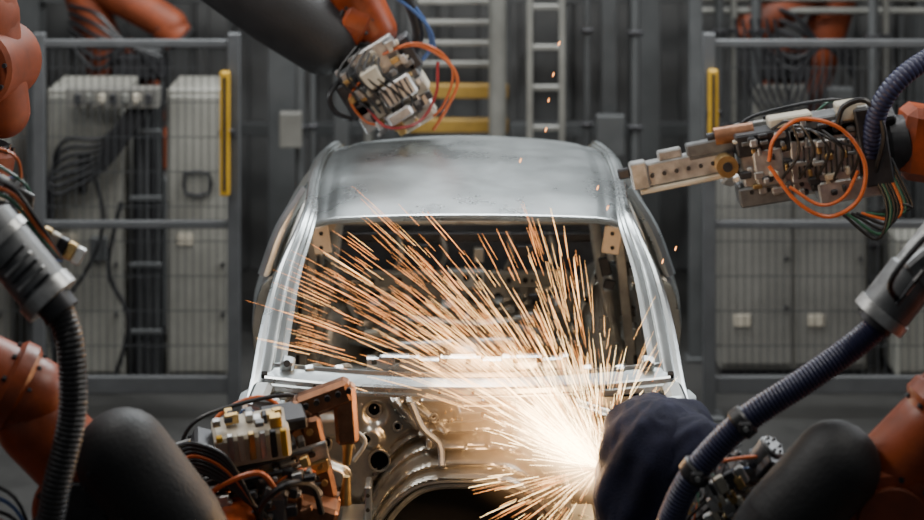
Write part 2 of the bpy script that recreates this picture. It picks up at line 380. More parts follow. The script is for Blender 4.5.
# firewall
def archz(x): return 0.70-0.24*(abs(x)/0.36)**3.4
emb=[(-0.60,0.84,-0.44,0.84,0.05,0.025),(-0.33,0.885,-0.33,0.885,0.05,-0.02),(-0.34,0.80,-0.34,0.80,0.05,0.02),
     (-0.26,0.93,-0.14,0.80,0.020,0.028),(-0.14,0.80,-0.02,0.79,0.020,0.026),(-0.21,0.93,-0.08,0.83,0.014,0.020),(-0.08,0.83,0.02,0.825,0.014,0.018),
     (-0.02,0.885,0.12,0.885,0.03,0.03),(0.20,0.90,0.34,0.80,0.03,-0.025),(0.38,0.90,0.50,0.86,0.045,0.03),
     (0.08,0.80,0.25,0.78,0.02,0.022),(0.06,0.93,0.22,0.93,0.012,0.014),(-0.05,0.93,-0.16,0.93,0.012,0.014),(0.44,0.76,0.60,0.70,0.05,0.03),(-0.60,0.72,-0.46,0.66,0.05,0.03),
     (-0.5,0.6,-0.5,0.5,0.04,0.03),(0.5,0.6,0.5,0.5,0.04,0.03)]
holes=[(-0.335,0.895,0.022),(-0.315,0.72,0.034),(-0.25,0.84,0.012),(-0.52,0.78,0.03),(0.06,0.885,0.016),(0.30,0.86,0.022),(0.46,0.87,0.028),(-0.12,0.88,0.008),(0.17,0.84,0.010),(-0.42,0.76,0.013),(0.38,0.70,0.03),(-0.44,0.62,0.02),(0.52,0.72,0.02),(-0.36,0.80,0.016)]
def fy(x,z):
    y=-0.862
    d=z-archz(x)
    y-=0.15*sm((0.13-d)/0.12)
    if -0.01<d<0.17:
        w=sm(d/0.015)*sm((0.17-d)/0.03); y-=0.019*math.sin(d*2*math.pi/0.042)*w
    for x0,z0,x1,z1,w,h in emb:
        dx,dz=x1-x0,z1-z0; L=dx*dx+dz*dz
        t=0 if L==0 else max(0,min(1,((x-x0)*dx+(z-z0)*dz)/L))
        dd=math.hypot(x-x0-dx*t,z-z0-dz*t)
        if dd<w: y-=h*sm((1-dd/w)*1.8)
    y+=0.007*noise.noise(Vector((x*9,z*9,2)))
    return y
NXF,NZF=220,110
X=[-0.74+1.48*j/NXF for j in range(NXF+1)]; Z=[0.945-0.61*i/NZF for i in range(NZF+1)]
rows=[[Vector((x,fy(x,z),z)) for x in X] for z in Z]
def fskip(i,j):
    x=X[j]+0.004; z=Z[i]-0.003
    if z<archz(x): return True
    return any((x-hx)**2+(z-hz)**2<r*r for hx,hz,r in holes)
b.sheet(rows,STEEL_FW,fskip)
for hx,hz,r in holes: b.torus((hx,fy(hx,hz-r-0.01)-0.002,hz),(0,-1,0.1),r+0.003,0.005,STEEL_FW,n=20,k=6)
A=[(x,fy(x,archz(x)+0.004)-0.004,archz(x)) for x in [-0.44+0.88*q/40 for q in range(41)]]
b.tube(A,0.009,STEEL_FW,n=6,k=2)
b.tube([(x*0.93,y+0.06,z-0.035) for x,y,z in A],0.012,STEEL_IN,n=6,k=2)
b.box((0,-0.745,0.56),(1.40,0.02,0.72),VOID,None,0.004)   # black sheet added behind the firewall to make the arch opening read dark
b.tube([(-0.20,-0.92,0.94),(-0.16,-0.94,0.86),(-0.10,-0.94,0.80),(-0.09,-0.99,0.74)],0.013,GUNGREY,n=8)
b.tube([(-0.44,-0.95,0.88),(-0.36,-0.98,0.83),(-0.40,-0.99,0.76)],0.008,STEEL_IN,n=8)
for sd in(-1,1):
    b.box((sd*0.40,-1.10,0.52),(0.10,0.35,0.14),STEEL,None,0.012)
    b.box((sd*0.345,-1.05,0.58),(0.022,0.10,0.26),STEEL,None,0.006)
    b.box((sd*0.62,-0.98,0.70),(0.12,0.14,0.22),STEEL_IN,None,0.02)
    for q in range(5): b.cyl((sd*0.345,-1.101,0.68-0.05*q),(sd*0.345,-1.105,0.68-0.05*q),0.007,VOID,n=8)
for q in range(26):
    x=random.uniform(-0.4,0.55); z=random.uniform(0.86,0.93); b.cyl((x,fy(x,z)-0.004,z),(x,fy(x,z)-0.014,z),random.uniform(0.003,0.006),random.choice([DARK,BRASS,ALU]),n=8)
b.box((0,-0.80,0.36),(1.0,0.05,0.1),STEEL_IN,None,0.01)
car=b.build("car_body_shell",smooth=32)
# conveyor skid
b=B()
for sd in(-1,1):
    b.box((sd*0.55,0.6,-0.07),(0.12,3.6,0.12),COLM,None,0.01)
    for y in(-0.6,0.5,1.9):
        b.box((sd*0.55,y,0.03),(0.10,0.10,0.10),COLM); b.box((sd*0.55,y,-0.34),(0.16,0.16,0.42),COLM)
for y in(-0.6,0.5,1.9): b.box((0,y,-0.07),(1.1,0.10,0.08),COLM)
b.build("car_body_skid")

# ================================================================ welding gun
def gun(b, origin, fwd, up=(0,0,1), sc=1.0, arm=COPPER, long=0.34, hoses=(H_OR,H_BK,H_BK,H_BL,H_GN), seed=1, body=ALU, tips=True, hr=0.0065):
    rn=random.Random(seed); b.M=frame(origin,fwd,up,sc)
    b.box((0,0,0),(0.30,0.15,0.13),body,None,0.012)
    for y in(-0.085,0.085):
        b.box((0.02,y,0.0),(0.42,0.014,0.19),GUNGREY if y>0 else body,None,0.01)
        for q in range(7): b.cyl((-0.15+0.055*q,y*1.0,0.07),(-0.15+0.055*q,y*1.16,0.07),0.011,DARK,n=10)
        for q in range(7): b.cyl((-0.15+0.055*q,y*1.0,-0.07),(-0.15+0.055*q,y*1.14,-0.07),0.009,DARK,n=6)
        b.box((-0.06,y*1.12,0.0),(0.12,0.02,0.07),DARK,None,0.006)
        b.cyl((0.09,y,0),(0.09,y*1.35,0),0.036,body,n=20); b.cyl((0.09,y*1.35,0),(0.09,y*1.45,0),0.018,DARK,n=6)
        b.box((0.19,y*1.05,0.01),(0.07,0.02,0.05),BRASS,None,0.005)
    for q in range(6):
        b.box((-0.12+0.05*q,0,0.078),(0.032,0.11,0.03),[CREAM,GUNGREY,body,DARK,CREAM,body][q],None,0.005)
        b.box((-0.12+0.05*q,0,-0.078),(0.036,0.10,0.028),[DARK,body,GUNGREY,body,DARK,BRASS][q],None,0.005)
    b.cyl((-0.15,0,0.02),(-0.36,0,0.02),0.062,GUNGREY,n=28,bev=0.008)
    b.cyl((-0.22,0,0.02),(-0.25,0,0.02),0.069,DARK,n=28); b.cyl((-0.32,0,0.02),(-0.34,0,0.02),0.068,body,n=28)
    b.bolts((-0.36,0,0.02),(-1,0,0),0.042,6,0.007,DARK)
    b.box((-0.28,0,0.10),(0.12,0.08,0.06),DARK,None,0.008); b.box((-0.26,0.02,0.14),(0.05,0.05,0.03),CREAM,None,0.005)
    b.cyl((-0.02,0,-0.09),(-0.02,0,-0.135),0.085,DARK,n=28,bev=0.006); b.cyl((-0.02,0,-0.135),(-0.02,0,-0.165),0.07,ALU,n=28,bev=0.005)
    L=long
    b.bar((0.12,0,0.055),(0.20+L*0.55,0,0.085),0.055,0.06,arm,0.012); b.bar((0.20+L*0.5,0,0.085),(0.18+L,0,0.05),0.042,0.045,arm,0.01)
    b.bar((0.12,0,-0.05),(0.20+L*0.5,0,-0.10),0.055,0.055,arm,0.012); b.bar((0.20+L*0.45,0,-0.10),(0.18+L,0,-0.075),0.042,0.042,arm,0.01)
    for q in range(4):
        t=q/3; b.cyl((0.2+L*0.4*t,-0.035,0.07+0.02*t),(0.2+L*0.4*t,0.035,0.07+0.02*t),0.012,BRASS,n=10)
        b.cyl((0.2+L*0.4*t,-0.033,-0.07-0.03*t),(0.2+L*0.4*t,0.033,-0.07-0.03*t),0.01,DARK,n=8)
    if tips:
        b.cyl((0.175+L,0,0.09),(0.175+L,0,0.012),0.018,arm,n=14); b.cyl((0.175+L,0,0.012),(0.175+L,0,-0.006),0.011,BRASS,r1=0.006,n=14)
        b.cyl((0.175+L,0,-0.11),(0.175+L,0,-0.03),0.018,arm,n=14); b.cyl((0.175+L,0,-0.03),(0.175+L,0,-0.012),0.011,BRASS,r1=0.006,n=14)
    for i,h in enumerate(hoses):
        sy=-1 if i%2==0 else 1; x0=-0.12+0.05*(i%4); hgt=rn.uniform(0.02,0.09); x1=rn.uniform(0.12,0.26)
        y0=sy*(0.05+0.012*i)
        b.tube([(x0-0.10,y0,0.02),(x0-0.09,y0*1.6,0.07+hgt*0.4),(x0,y0*1.9,0.07+hgt),(x1*0.7,y0*1.9,0.06+hgt*0.8),(x1,y0*1.3,0.04),(x1*0.8,y0*1.25,-0.05)],hr,h,n=8)
    for i in range(14):
        y0=rn.choice([-1,1])*rn.uniform(0.06,0.12); x0=rn.uniform(-0.3,0.05)
        b.tube([(x0,y0*0.7,rn.uniform(-0.08,0.09)),(x0+0.05,y0*1.3,rn.uniform(-0.12,0.11)),(x0+0.14,y0*1.2,rn.uniform(-0.10,0.10)),(x0+0.2,y0*0.7,rn.uniform(-0.06,0.08))],0.0045,rn.choice([H_BK,H_BK,H_BK,H_OR,H_BL,H_GN]),n=6)
    for i in range(46):
        x=rn.uniform(-0.22,0.22); y=rn.choice([-1,1])*0.096; z=rn.uniform(-0.09,0.09)
        b.box((x,y,z),(rn.uniform(.01,.05),rn.uniform(.01,.03),rn.uniform(.01,.03)),rn.choice([body,DARK,CREAM,BRASS,GUNGREY,body,DARK]),None,0.003)
    for i in range(16):
        x=rn.uniform(-0.2,0.2); y=rn.uniform(-0.06,0.06)
        b.box((x,y,0.09),(rn.uniform(.01,.04),rn.uniform(.01,.03),rn.uniform(.02,.05)),rn.choice([body,DARK,CREAM,BRASS,GUNGREY]),None,0.003)
    b.M=Matrix.Identity(4)

def base(b, bx, by, sh, paint=ORANGE):
    b.box((bx,by,FL+0.03),(0.8,0.8,0.06),DARK,None,0.01)
    b.box((bx,by,FL+0.25),(0.55,0.55,0.40),paint,None,0.04)
    b.cyl((bx,by,FL+0.44),(bx,by,FL+0.60),0.27,paint,n=32,bev=0.02)
    b.bolts((bx,by,FL+0.44),(0,0,1),0.30,12,0.014,DARK,0.03)
    sh=Vector(sh); b.tube([(bx,by,FL+0.58),Vector((bx,by,FL+0.58)).lerp(sh,0.5),sh],[0.26,0.22,0.18],paint,n=24,k=6)
def joint(b,p,ax,r,w,paint=ORANGE,cap=DARK):
    p=Vector(p); ax=Vector(ax).normalized()
    b.cyl(p-ax*w,p+ax*w,r,paint,n=32,bev=0.015)
    for s_ in(-1,1):
        q=p+ax*w*s_; b.cyl(q,q+ax*s_*0.02,r*0.72,cap,n=28,bev=0.005); b.bolts(q,ax*s_,r*0.86,10,0.009,DARK,0.012)

# ---- robot A: overhead
b=B()
b.box((-1.72,1.75,3.42),(0.6,0.6,0.10),DARK); b.cyl((-1.72,1.75,3.40),(-1.72,1.75,3.10),0.25,ORANGE,n=28,bev=0.02)
b.link((-1.72,1.75,3.05),(-1.60,1.5,2.65),0.19,0.17,ORANGE)
joint(b,(-1.60,1.5,2.60),(0,1,0),0.20,0.16)
b.link((-1.50,1.35,2.52),(-0.88,1.25,2.09),0.185,0.185,BLACK,n=32)
b.link((-0.88,1.25,2.09),(-0.66,1.25,1.93),0.185,0.165,BLACK,n=32)
joint(b,(-0.52,1.27,2.02),(0.9,0.1,-0.42),0.125,0.06)
b.link((-0.52,1.27,2.14),(-0.42,1.28,1.97),0.12,0.10,ORANGE)
joint(b,(-0.42,1.28,1.91),(0.5,0,-0.8),0.085,0.05,GUNGREY,ALU)
b.tube([(-0.60,1.1,2.32),(-0.42,1.05,2.30),(-0.28,1.08,2.16),(-0.22,1.15,1.98),(-0.26,1.2,1.85)],0.028,H_BK,n=12,rib=0.014)
b.tube([(-0.60,1.1,2.24),(-0.35,1.08,2.2),(-0.20,1.1,2.05),(-0.16,1.15,1.92),(-0.2,1.15,1.85)],0.010,H_BL,n=8)
b.tube([(-0.60,1.1,2.20),(-0.35,1.06,2.16),(-0.18,1.08,2.02),(-0.14,1.15,1.88)],0.008,H_BL,n=8)
b.tube([(-0.36,1.12,1.90),(-0.22,1.06,1.93),(-0.09,1.06,1.86),(-0.04,1.08,1.76),(-0.09,1.08,1.64),(-0.15,1.1,1.54)],0.008,H_OR,n=8)
b.tube([(-0.38,1.12,1.88),(-0.24,1.06,1.94),(-0.12,1.06,1.90),(-0.06,1.08,1.80),(-0.10,1.1,1.66),(-0.15,1.1,1.60)],0.006,H_OR,n=8)
b.tube([(-0.45,1.1,1.64),(-0.36,1.06,1.56),(-0.22,1.06,1.58),(-0.14,1.08,1.70),(-0.13,1.1,1.85)],0.007,H_RD,n=8)
b.tube([(-0.55,1.2,1.78),(-0.62,1.12,1.70),(-0.60,1.12,1.62),(-0.52,1.12,1.58)],0.012,H_BK,n=8)
b.tube([(-0.48,1.15,1.76),(-0.53,1.1,1.68),(-0.46,1.1,1.58),(-0.38,1.1,1.56)],0.006,H_OR,n=8)
for q in range(6):
    b.tube([(-0.50+0.02*q,1.1,1.92-0.01*q),(-0.58+0.04*q,1.05,1.80),(-0.50+0.05*q,1.04,1.70),(-0.42+0.03*q,1.08,1.62)],0.0055,H_BK,n=6)
rq=random.Random(4)
ax=Vector((0.52,0,-0.85)); sdv=Vector((0.85,0,0.52)); RA=math.atan2(0.85,0.52)
for (u,v,w,h,m) in((0.0,0.0,0.22,0.15,ALU),(0.12,-0.01,0.30,0.10,GUNGREY),(0.20,0.0,0.28,0.08,CREAM),(0.27,0.0,0.24,0.06,ALU),(0.33,0.02,0.17,0.06,CREAM),(0.10,-0.18,0.10,0.18,DARK),(0.20,-0.17,0.09,0.14,ALU),(0.05,0.14,0.07,0.16,DARK)):
    b.box(Vector((-0.41,1.22,1.85))+ax*u+sdv*v,(h,0.18,w),m,Euler((0,RA,0)),0.008)
for (u,v,w,h,m) in((0.16,0.02,0.16,0.10,ALU),(0.26,-0.03,0.12,0.05,ALU),(0.05,-0.05,0.09,0.09,CREAM)):
    b.box(Vector((-0.41,1.08,1.85))+ax*u+sdv*v,(h,0.08,w),m,Euler((0,RA,0)),0.008)
for q in range(6): b.box(Vector((-0.41,1.03,1.85))+ax*0.16+sdv*(-0.05+0.025*q),(0.08,0.02,0.008),DARK,Euler((0,RA,0)),0.002)
for q in range(60):
    c=Vector((-0.41,1.11+rq.uniform(-.02,.02),1.86))+ax*rq.uniform(-0.05,0.34)+sdv*rq.uniform(-0.20,0.12)
    b.box(c,(rq.uniform(.012,.05),.03,rq.uniform(.01,.05)),rq.choice([ALU,DARK,CREAM,GUNGREY,ALU,BRASS]),Euler((0,RA,0)),0.003)
b.build("overhead_welding_robot")
b=B()
b.box((0,1.75,3.60),(8.2,0.26,0.26),COLM)
for x in(-4.0,4.0): b.box((x,1.75,(3.47+FL)/2),(0.22,0.22,3.47-FL),COLM); b.box((x,1.75,FL+0.02),(0.45,0.45,0.04),COLM)
b.build("overhead_gantry")

# ---- robot B: right side
b=B()
base(b,2.75,0.6,(2.75,0.6,0.35))
joint(b,(2.75,0.5,0.45),(0,1,0),0.22,0.2)
b.link((2.72,0.35,0.45),(2.45,0.35,1.35),0.16,0.14,ORANGE)
joint(b,(2.42,0.4,1.50),(0,1,0),0.18,0.18)
b.link((2.40,0.35,1.60),(2.02,0.35,1.66),0.15,0.13,ORANGE)
b.box((1.88,0.33,1.63),(0.16,0.24,0.30),ORANGE,Euler((0,0.15,0)),0.04)
joint(b,(1.79,0.33,1.62),(1,0,0.1),0.12,0.05,DARK,ALU)
b.tube([(1.64,0.15,1.60),(1.66,0.08,1.80),(1.74,0.06,1.93),(1.90,0.1,2.03),(2.2,0.2,2.15)],0.042,H_NV,n=14,rib=0.02)
b.tube([(1.66,0.12,1.55),(1.68,0.06,1.72),(1.62,0.08,1.84),(1.53,0.10,1.82),(1.50,0.12,1.74)],0.012,H_BK,n=8)
DZ=-0.03
gun(b,(1.40,0.36,1.62+DZ),(-1,0,-0.16),(0.0,-0.55,0.85),1.15,ALU,0.12,(H_BK,H_BK),5,tips=False)
def cb(x,z,y,w,d,h,m,r=0.0): b.box((1.40+x*0.987+z*-0.16,y,1.62+DZ+x*0.16+z*0.987),(w,d,h),m,Euler((0,-0.16+r,0)),0.007)
cb(0.02,0.0,0.25,0.60,0.18,0.26,ALU); cb(0.10,0.12,0.23,0.34,0.14,0.09,GUNGREY); cb(-0.18,0.10,0.21,0.22,0.14,0.09,DARK); cb(0.26,0.02,0.19,0.12,0.16,0.32,DARK)
cb(-0.20,-0.11,0.21,0.22,0.14,0.08,GUNGREY); cb(0.14,-0.14,0.19,0.26,0.12,0.09,ALU); cb(-0.05,0.165,0.21,0.18,0.10,0.045,CREAM); cb(0.20,0.17,0.19,0.12,0.10,0.07,CREAM)
cb(0.06,-0.01,0.15,0.28,0.02,0.17,ALU,0.1); cb(-0.17,0.0,0.15,0.12,0.03,0.15,ALU)
for q in range(11): cb(-0.05+0.022*q,0.0,0.137,0.008,0.012,0.13,DARK,0.1)
for q in range(8): b.cyl((1.16+0.068*q,0.155,1.66+0.011*q),(1.16+0.068*q,0.14,1.66+0.011*q),0.012,DARK,n=10); b.cyl((1.16+0.068*q,0.155,1.46+0.011*q),(1.16+0.068*q,0.14,1.46+0.011*q),0.010,DARK,n=8)
b.cyl((1.06,0.22,1.565),(1.06,0.13,1.565),0.045,BRASS,n=22); b.cyl((1.06,0.13,1.565),(1.06,0.125,1.565),0.02,DARK,n=16)
b.cyl((1.18,0.24,1.69),(1.02,0.24,1.665),0.04,COPPER,n=18); b.cyl((1.02,0.24,1.665),(0.99,0.24,1.66),0.022,DARK,n=16)
def ab(x,z,y,w,d,h,m): b.box((0.90+x*0.98-z*0.2,y,1.525+x*0.2+z*0.98),(w,d,h),m,Euler((0,-0.2,0)),0.006)
ab(0.0,0.02,0.25,0.42,0.08,0.095,ALU); ab(0.12,0.075,0.24,0.20,0.06,0.07,GUNGREY); ab(-0.02,-0.04,0.21,0.36,0.03,0.02,CREAM); ab(-0.19,0.03,0.22,0.07,0.07,0.11,ALU); ab(-0.25,0.045,0.23,0.05,0.04,0.04,DARK); ab(-0.05,0.085,0.24,0.10,0.05,0.04,ALU)
for q in range(7): b.cyl((0.76+0.05*q,0.21,1.515+0.01*q),(0.76+0.05*q,0.203,1.515+0.01*q),0.009,DARK,n=10)
for q in range(90):
    cb(random.uniform(-0.28,0.31),random.uniform(-0.15,0.18),random.uniform(0.12,0.16),random.uniform(.01,.05),.025,random.uniform(.01,.035),random.choice([ALU,DARK,CREAM,GUNGREY,ALU,DARK,BRASS]))
b.tube([(1.22,0.08,1.60),(1.24,0.05,1.70),(1.34,0.02,1.78),(1.50,0.03,1.74),(1.60,0.05,1.60),(1.58,0.06,1.45),(1.46,0.06,1.38),(1.33,0.06,1.44),(1.22,0.08,1.58)],0.0085,H_OR,n=8)
b.tube([(1.58,0.08,1.56),(1.52,0.06,1.46),(1.42,0.05,1.43),(1.30,0.06,1.50)],0.007,H_OR,n=8)
for q in range(8): b.tube([(1.62+0.015*q,0.14,1.60),(1.70+0.015*q,0.1,1.42),(1.66+0.015*q,0.1,1.28+0.02*q),(1.52+0.02*q,0.12,1.38)],0.007,[H_BK,H_GN,H_BK,H_BK,H_OR,H_GN,H_BK,H_BK][q],n=8)
for q in range(5): b.tube([(1.24+0.05*q,0.13,1.72),(1.30+0.05*q,0.07,1.76-0.02*q),(1.34+0.06*q,0.07,1.64),(1.28+0.07*q,0.12,1.52)],0.006,H_BK,n=6)
b.build("welding_robot")

# ---- robot C: left
b=B()
base(b,-2.60,-1.2,(-2.60,-1.2,0.35))
joint(b,(-2.60,-1.2,0.45),(0,1,0),0.22,0.2)
b.link((-2.58,-1.15,0.45),(-2.35,-0.95,1.75),0.16,0.15,ORANGE)
joint(b,(-2.28,-0.8,1.95),(0,1,0),0.20,0.18)
b.link((-2.15,-0.6,2.10),(-1.85,-0.5,2.25),0.17,0.17,ORANGE_D)
b.link((-1.82,-0.5,2.30),(-1.74,-0.5,1.90),0.13,0.10,ORANGE_D)
joint(b,(-1.79,-0.5,2.08),(0.2,1,0),0.15,0.15,ORANGE_D,ORANGE_D)
joint(b,(-1.80,-0.55,1.72),(0.2,0,1),0.11,0.06,ORANGE_D,DARK)
b.link((-1.82,-0.7,1.68),(-1.75,-1.5,1.80),0.10,0.09,GUNGREY)
gun(b,(-1.50,-1.95,1.90),(0.85,-0.1,-0.45),(0.3,-0.8,0.5),0.75,GUNGREY,0.02,(H_BK,H_GN,H_BK,H_OR),8,body=GUNGREY,tips=False)
for q in range(5): b.box((-1.26+0.025*q,-2.05,1.80-0.015*q),(0.03,0.03,0.05),[BRASS,CREAM,DARK,BRASS,ALU][q],Euler((0,0.5,0)),0.004)
for q in range(6):
    b.tube([(-1.55,-2.0,1.95-0.02*q),(-1.36,-2.12,1.97-0.02*q),(-1.26,-2.14,1.86-0.02*q),(-1.20,-2.1,1.74)],0.006,[H_BK,H_OR,H_GN,H_BK,H_BK,H_BL][q],n=8)
b.cyl((-1.40,-2.2,1.88),(-1.205,-2.25,1.67),0.078,GUNGREY,n=28,bev=0.01); b.cyl((-1.225,-2.245,1.69),(-1.195,-2.252,1.66),0.086,ALU,n=28); b.cyl((-1.36,-2.21,1.84),(-1.34,-2.212,1.82),0.084,ALU,n=28)
for q in range(5): b.box((-1.30+0.018*q,-2.31,1.80-0.02*q),(0.010,0.02,0.10),[DARK,ALU][q%2],Euler((0,0.8,0)),0.003)
b.cyl((-1.20,-2.25,1.665),(-1.165,-2.26,1.625),0.055,DARK,n=22)
b.tube([(-1.175,-2.26,1.64),(-1.135,-2.3,1.54),(-1.125,-2.33,1.36),(-1.16,-2.36,1.18),(-1.20,-2.37,1.0),(-1.35,-2.4,0.6),(-1.6,-2.4,0.3)],0.042,H_BK,n=16,rib=0.014)
b.build("welding_robot")

# ---- robot D: bottom-left
b=B()
base(b,-2.15,-2.3,(-2.15,-2.3,0.45))
joint(b,(-2.12,-2.2,0.55),(0,1,0),0.22,0.2)
b.link((-2.10,-2.10,0.6),(-1.82,-2.05,1.35),0.15,0.14,ORANGE)
joint(b,(-1.80,-2.0,1.50),(0,1,0),0.17,0.16)
b.link((-1.75,-2.0,1.50),(-1.32,-1.98,1.30),0.13,0.12,ORANGE)
joint(b,(-1.37,-1.98,1.33),(0.85,0.1,-0.45),0.135,0.035,ORANGE,ORANGE_D)
b.link((-1.30,-1.98,1.22),(-1.16,-1.95,1.06),0.12,0.12,ORANGE)
joint(b,(-1.15,-1.95,0.98),(0.1,1,0),0.14,0.13,ORANGE,DARK)
b.link((-1.02,-2.10,1.16),(-0.86,-2.10,0.96),0.14,0.135,BLACK,n=36)
b.link((-0.86,-2.10,0.96),(-0.73,-2.0,0.70),0.135,0.105,BLACK,n=36)
for q in range(10):
    a=2*math.pi*q/10; b.cyl((-1.03+0.085*math.cos(a),-2.20,1.10+0.085*math.sin(a)),(-1.03+0.085*math.cos(a),-2.222,1.10+0.085*math.sin(a)),0.007,DARK,n=6)
b.link((-0.80,-1.95,0.72),(-0.74,-1.6,0.78),0.09,0.08,ORANGE)
for q in range(12):
    b.tube([(-1.55,-2.15,1.10-0.03*q),(-1.42,-2.2,1.12-0.035*q+0.02*math.sin(q*3)),(-1.30,-2.2,1.05-0.03*q),(-1.24,-2.15,0.75-0.02*q)],0.006,[H_BK,H_BL,H_BK,H_OR,ALU,H_BK,H_BL][q%7],n=6)
gun(b,(-0.72,-1.45,0.90),(0.93,0.25,0.22),(0,-0.45,0.9),1.1,COPPER,0.02,(H_BK,H_BK,H_BK,H_OR),13,body=ALU,tips=False)
b.box((-0.70,-1.55,1.03),(0.24,0.14,0.11),CREAM,Euler((0.25,-0.12,0.2)),0.01)
for q in range(7): b.box((-0.79+0.034*q,-1.63,1.02+0.004*q),(0.02,0.02,0.095),[YELLOW,ALU,CREAM,BRASS,ALU,DARK,YELLOW][q],Euler((0.25,-0.12,0.2)),0.003)
b.box((-0.60,-1.5,1.08),(0.14,0.12,0.04),DARK,Euler((0.2,-0.1,0.2)),0.006); b.box((-0.86,-1.55,0.98),(0.08,0.12,0.12),DARK,Euler((0.2,0.3,0.2)),0.01)
for q in range(14): b.box((random.uniform(-0.82,-0.60),random.uniform(-1.62,-1.50),1.10),(random.uniform(.015,.05),random.uniform(.015,.04),random.uniform(.015,.04)),random.choice([DARK,ALU,BRASS,GUNGREY]),Euler((0.25,-0.12,0.2)),0.003)
b.bar((-0.66,-1.42,0.93),(-0.53,-1.42,1.10),0.09,0.09,COPPER,0.014,up=(0,1,0)); b.bar((-0.56,-1.42,1.085),(-0.385,-1.42,1.15),0.08,0.075,COPPER,0.014,up=(0,1,0))
b.bar((-0.41,-1.42,1.165),(-0.395,-1.42,0.97),0.075,0.06,COPPER,0.012,up=(0,1,0)); b.cyl((-0.395,-1.42,0.98),(-0.40,-1.42,0.90),0.022,BRASS,n=14,r1=0.013)
b.bar((-0.52,-1.46,1.07),(-0.46,-1.45,0.80),0.07,0.05,COPPER,0.012,up=(0,1,0))
b.bar((-0.60,-1.42,0.80),(-0.42,-1.42,0.76),0.08,0.06,COPPER,0.012,up=(0,1,0)); b.cyl((-0.405,-1.42,0.77),(-0.40,-1.42,0.86),0.022,BRASS,n=14,r1=0.013)
for q in range(5): b.cyl((-0.53+0.035*q,-1.46,1.105+0.013*q),(-0.53+0.035*q,-1.475,1.105+0.013*q),0.010,DARK,n=8)
for q in range(4): b.cyl((-0.515+0.016*q,-1.49,1.03-0.055*q),(-0.515+0.016*q,-1.50,1.03-0.055*q),0.011,BRASS,n=8)
b.bar((-0.60,-1.5,0.93),(-0.50,-1.48,0.80),0.06,0.08,DARK,0.01); b.box((-0.52,-1.52,0.76),(0.18,0.12,0.14),COPPER,Euler((0,0.3,0)),0.012); b.box((-0.70,-1.55,0.80),(0.24,0.12,0.12),GUNGREY,None,0.01)
for q in range(8):
    b.tube([(-0.93,-1.6,0.88+0.02*q),(-0.86,-1.68,0.97+0.012*q),(-0.76,-1.7,0.93+0.012*q),(-0.68,-1.68,0.86),(-0.62,-1.62,0.78-0.01*q)],0.008,[H_BK,H_BK,H_BK,H_BK,H_OR,H_BK,H_BK,H_BK][q],n=8)
b.tube([(-0.84,-1.66,0.86),(-0.78,-1.70,0.93),(-0.66,-1.70,0.97),(-0.60,-1.68,0.90)],0.009,H_OR,n=8)
b.tube([(-0.62,-1.6,0.70),(-0.66,-1.68,0.84),(-0.58,-1.7,0.93),(-0.50,-1.62,0.90),(-0.47,-1.58,0.80)],0.011,H_BK,n=8)
for q in range(60):
    b.box((random.uniform(-0.88,-0.50),random.uniform(-1.66,-1.58),random.uniform(0.74,0.97)),(random.uniform(.01,.05),.03,random.uniform(.01,.04)),random.choice([ALU,DARK,COPPER,GUNGREY,DARK,BRASS,DARK]),Euler((0,random.uniform(-.4,.4),0)),0.003)
b.build("welding_robot")

# ---- robot E: bottom-right
b=B()
base(b,2.15,-2.5,(2.15,-2.5,0.45))
joint(b,(2.12,-2.4,0.55),(0,1,0),0.22,0.2)
b.link((2.10,-2.25,0.6),(1.82,-2.15,1.45),0.15,0.14,ORANGE)
joint(b,(1.78,-2.15,1.55),(0,1,0),0.17,0.16)
b.link((1.72,-2.1,1.55),(1.42,-2.05,1.28),0.12,0.12,ORANGE)
joint(b,(1.42,-2.05,1.27),(0.7,0.1,0.7),0.135,0.035,ORANGE,ORANGE_D)
b.link((1.38,-2.05,1.22),(1.26,-2.02,1.08),0.12,0.12,ORANGE)
joint(b,(1.26,-2.0,0.98),(0.1,1,0),0.15,0.14,ORANGE,ORANGE_D)
b.link((1.08,-2.12,1.14),(0.93,-2.12,0.98),0.13,0.125,BLACK,n=36)
b.link((0.93,-2.12,0.98),(0.78,-2.05,0.78),0.125,0.10,BLACK,n=36)
b.link((0.80,-2.0,0.76),(0.68,-1.7,0.80),0.08,0.08,DARK)
hp=[(0.52,-1.85,0.62),(0.585,-1.92,0.80),(0.615,-1.97,0.94),(0.68,-2.0,1.08),(0.82,-2.02,1.235),(1.0,-2.02,1.355),(1.16,-2.0,1.46),(1.25,-2.0,1.54),(1.30,-2.0,1.61)]
b.tube(hp,0.041,H_NV,n=18,rib=0.012)
for i in(3,4):
    p=Vector(hp[i]); d=(Vector(hp[i+1])-Vector(hp[i-1])).normalized(); b.cyl(p-d*0.022,p+d*0.022,0.049,H_BK,n=24,bev=0.006); b.box(p+Vector((0,-0.045,0.0)),(0.04,0.03,0.035),DARK); b.cyl(p+Vector((0,-0.06,0)),p+Vector((0,-0.068,0)),0.008,ALU,n=8)
b.cyl((1.235,-2.0,1.545),(1.34,-2.0,1.68),0.078,GUNGREY,n=26,bev=0.01); b.cyl((1.228,-2.0,1.537),(1.25,-2.0,1.565),0.085,ALU,n=26); b.cyl((1.215,-2.0,1.52),(1.23,-2.0,1.54),0.055,DARK,n=26)
b.cyl((1.33,-2.0,1.67),(1.50,-2.0,1.88),0.068,ALU,n=26,bev=0.01); b.box((1.38,-2.06,1.70),(0.12,0.05,0.14),GUNGREY,Euler((0,-0.7,0)),0.01)
for q in range(8): b.box((1.29+0.025*q,-2.09,1.64+0.032*q),(0.010,0.02,0.09),[DARK,ALU][q%2],Euler((0,0.65,0)),0.003)
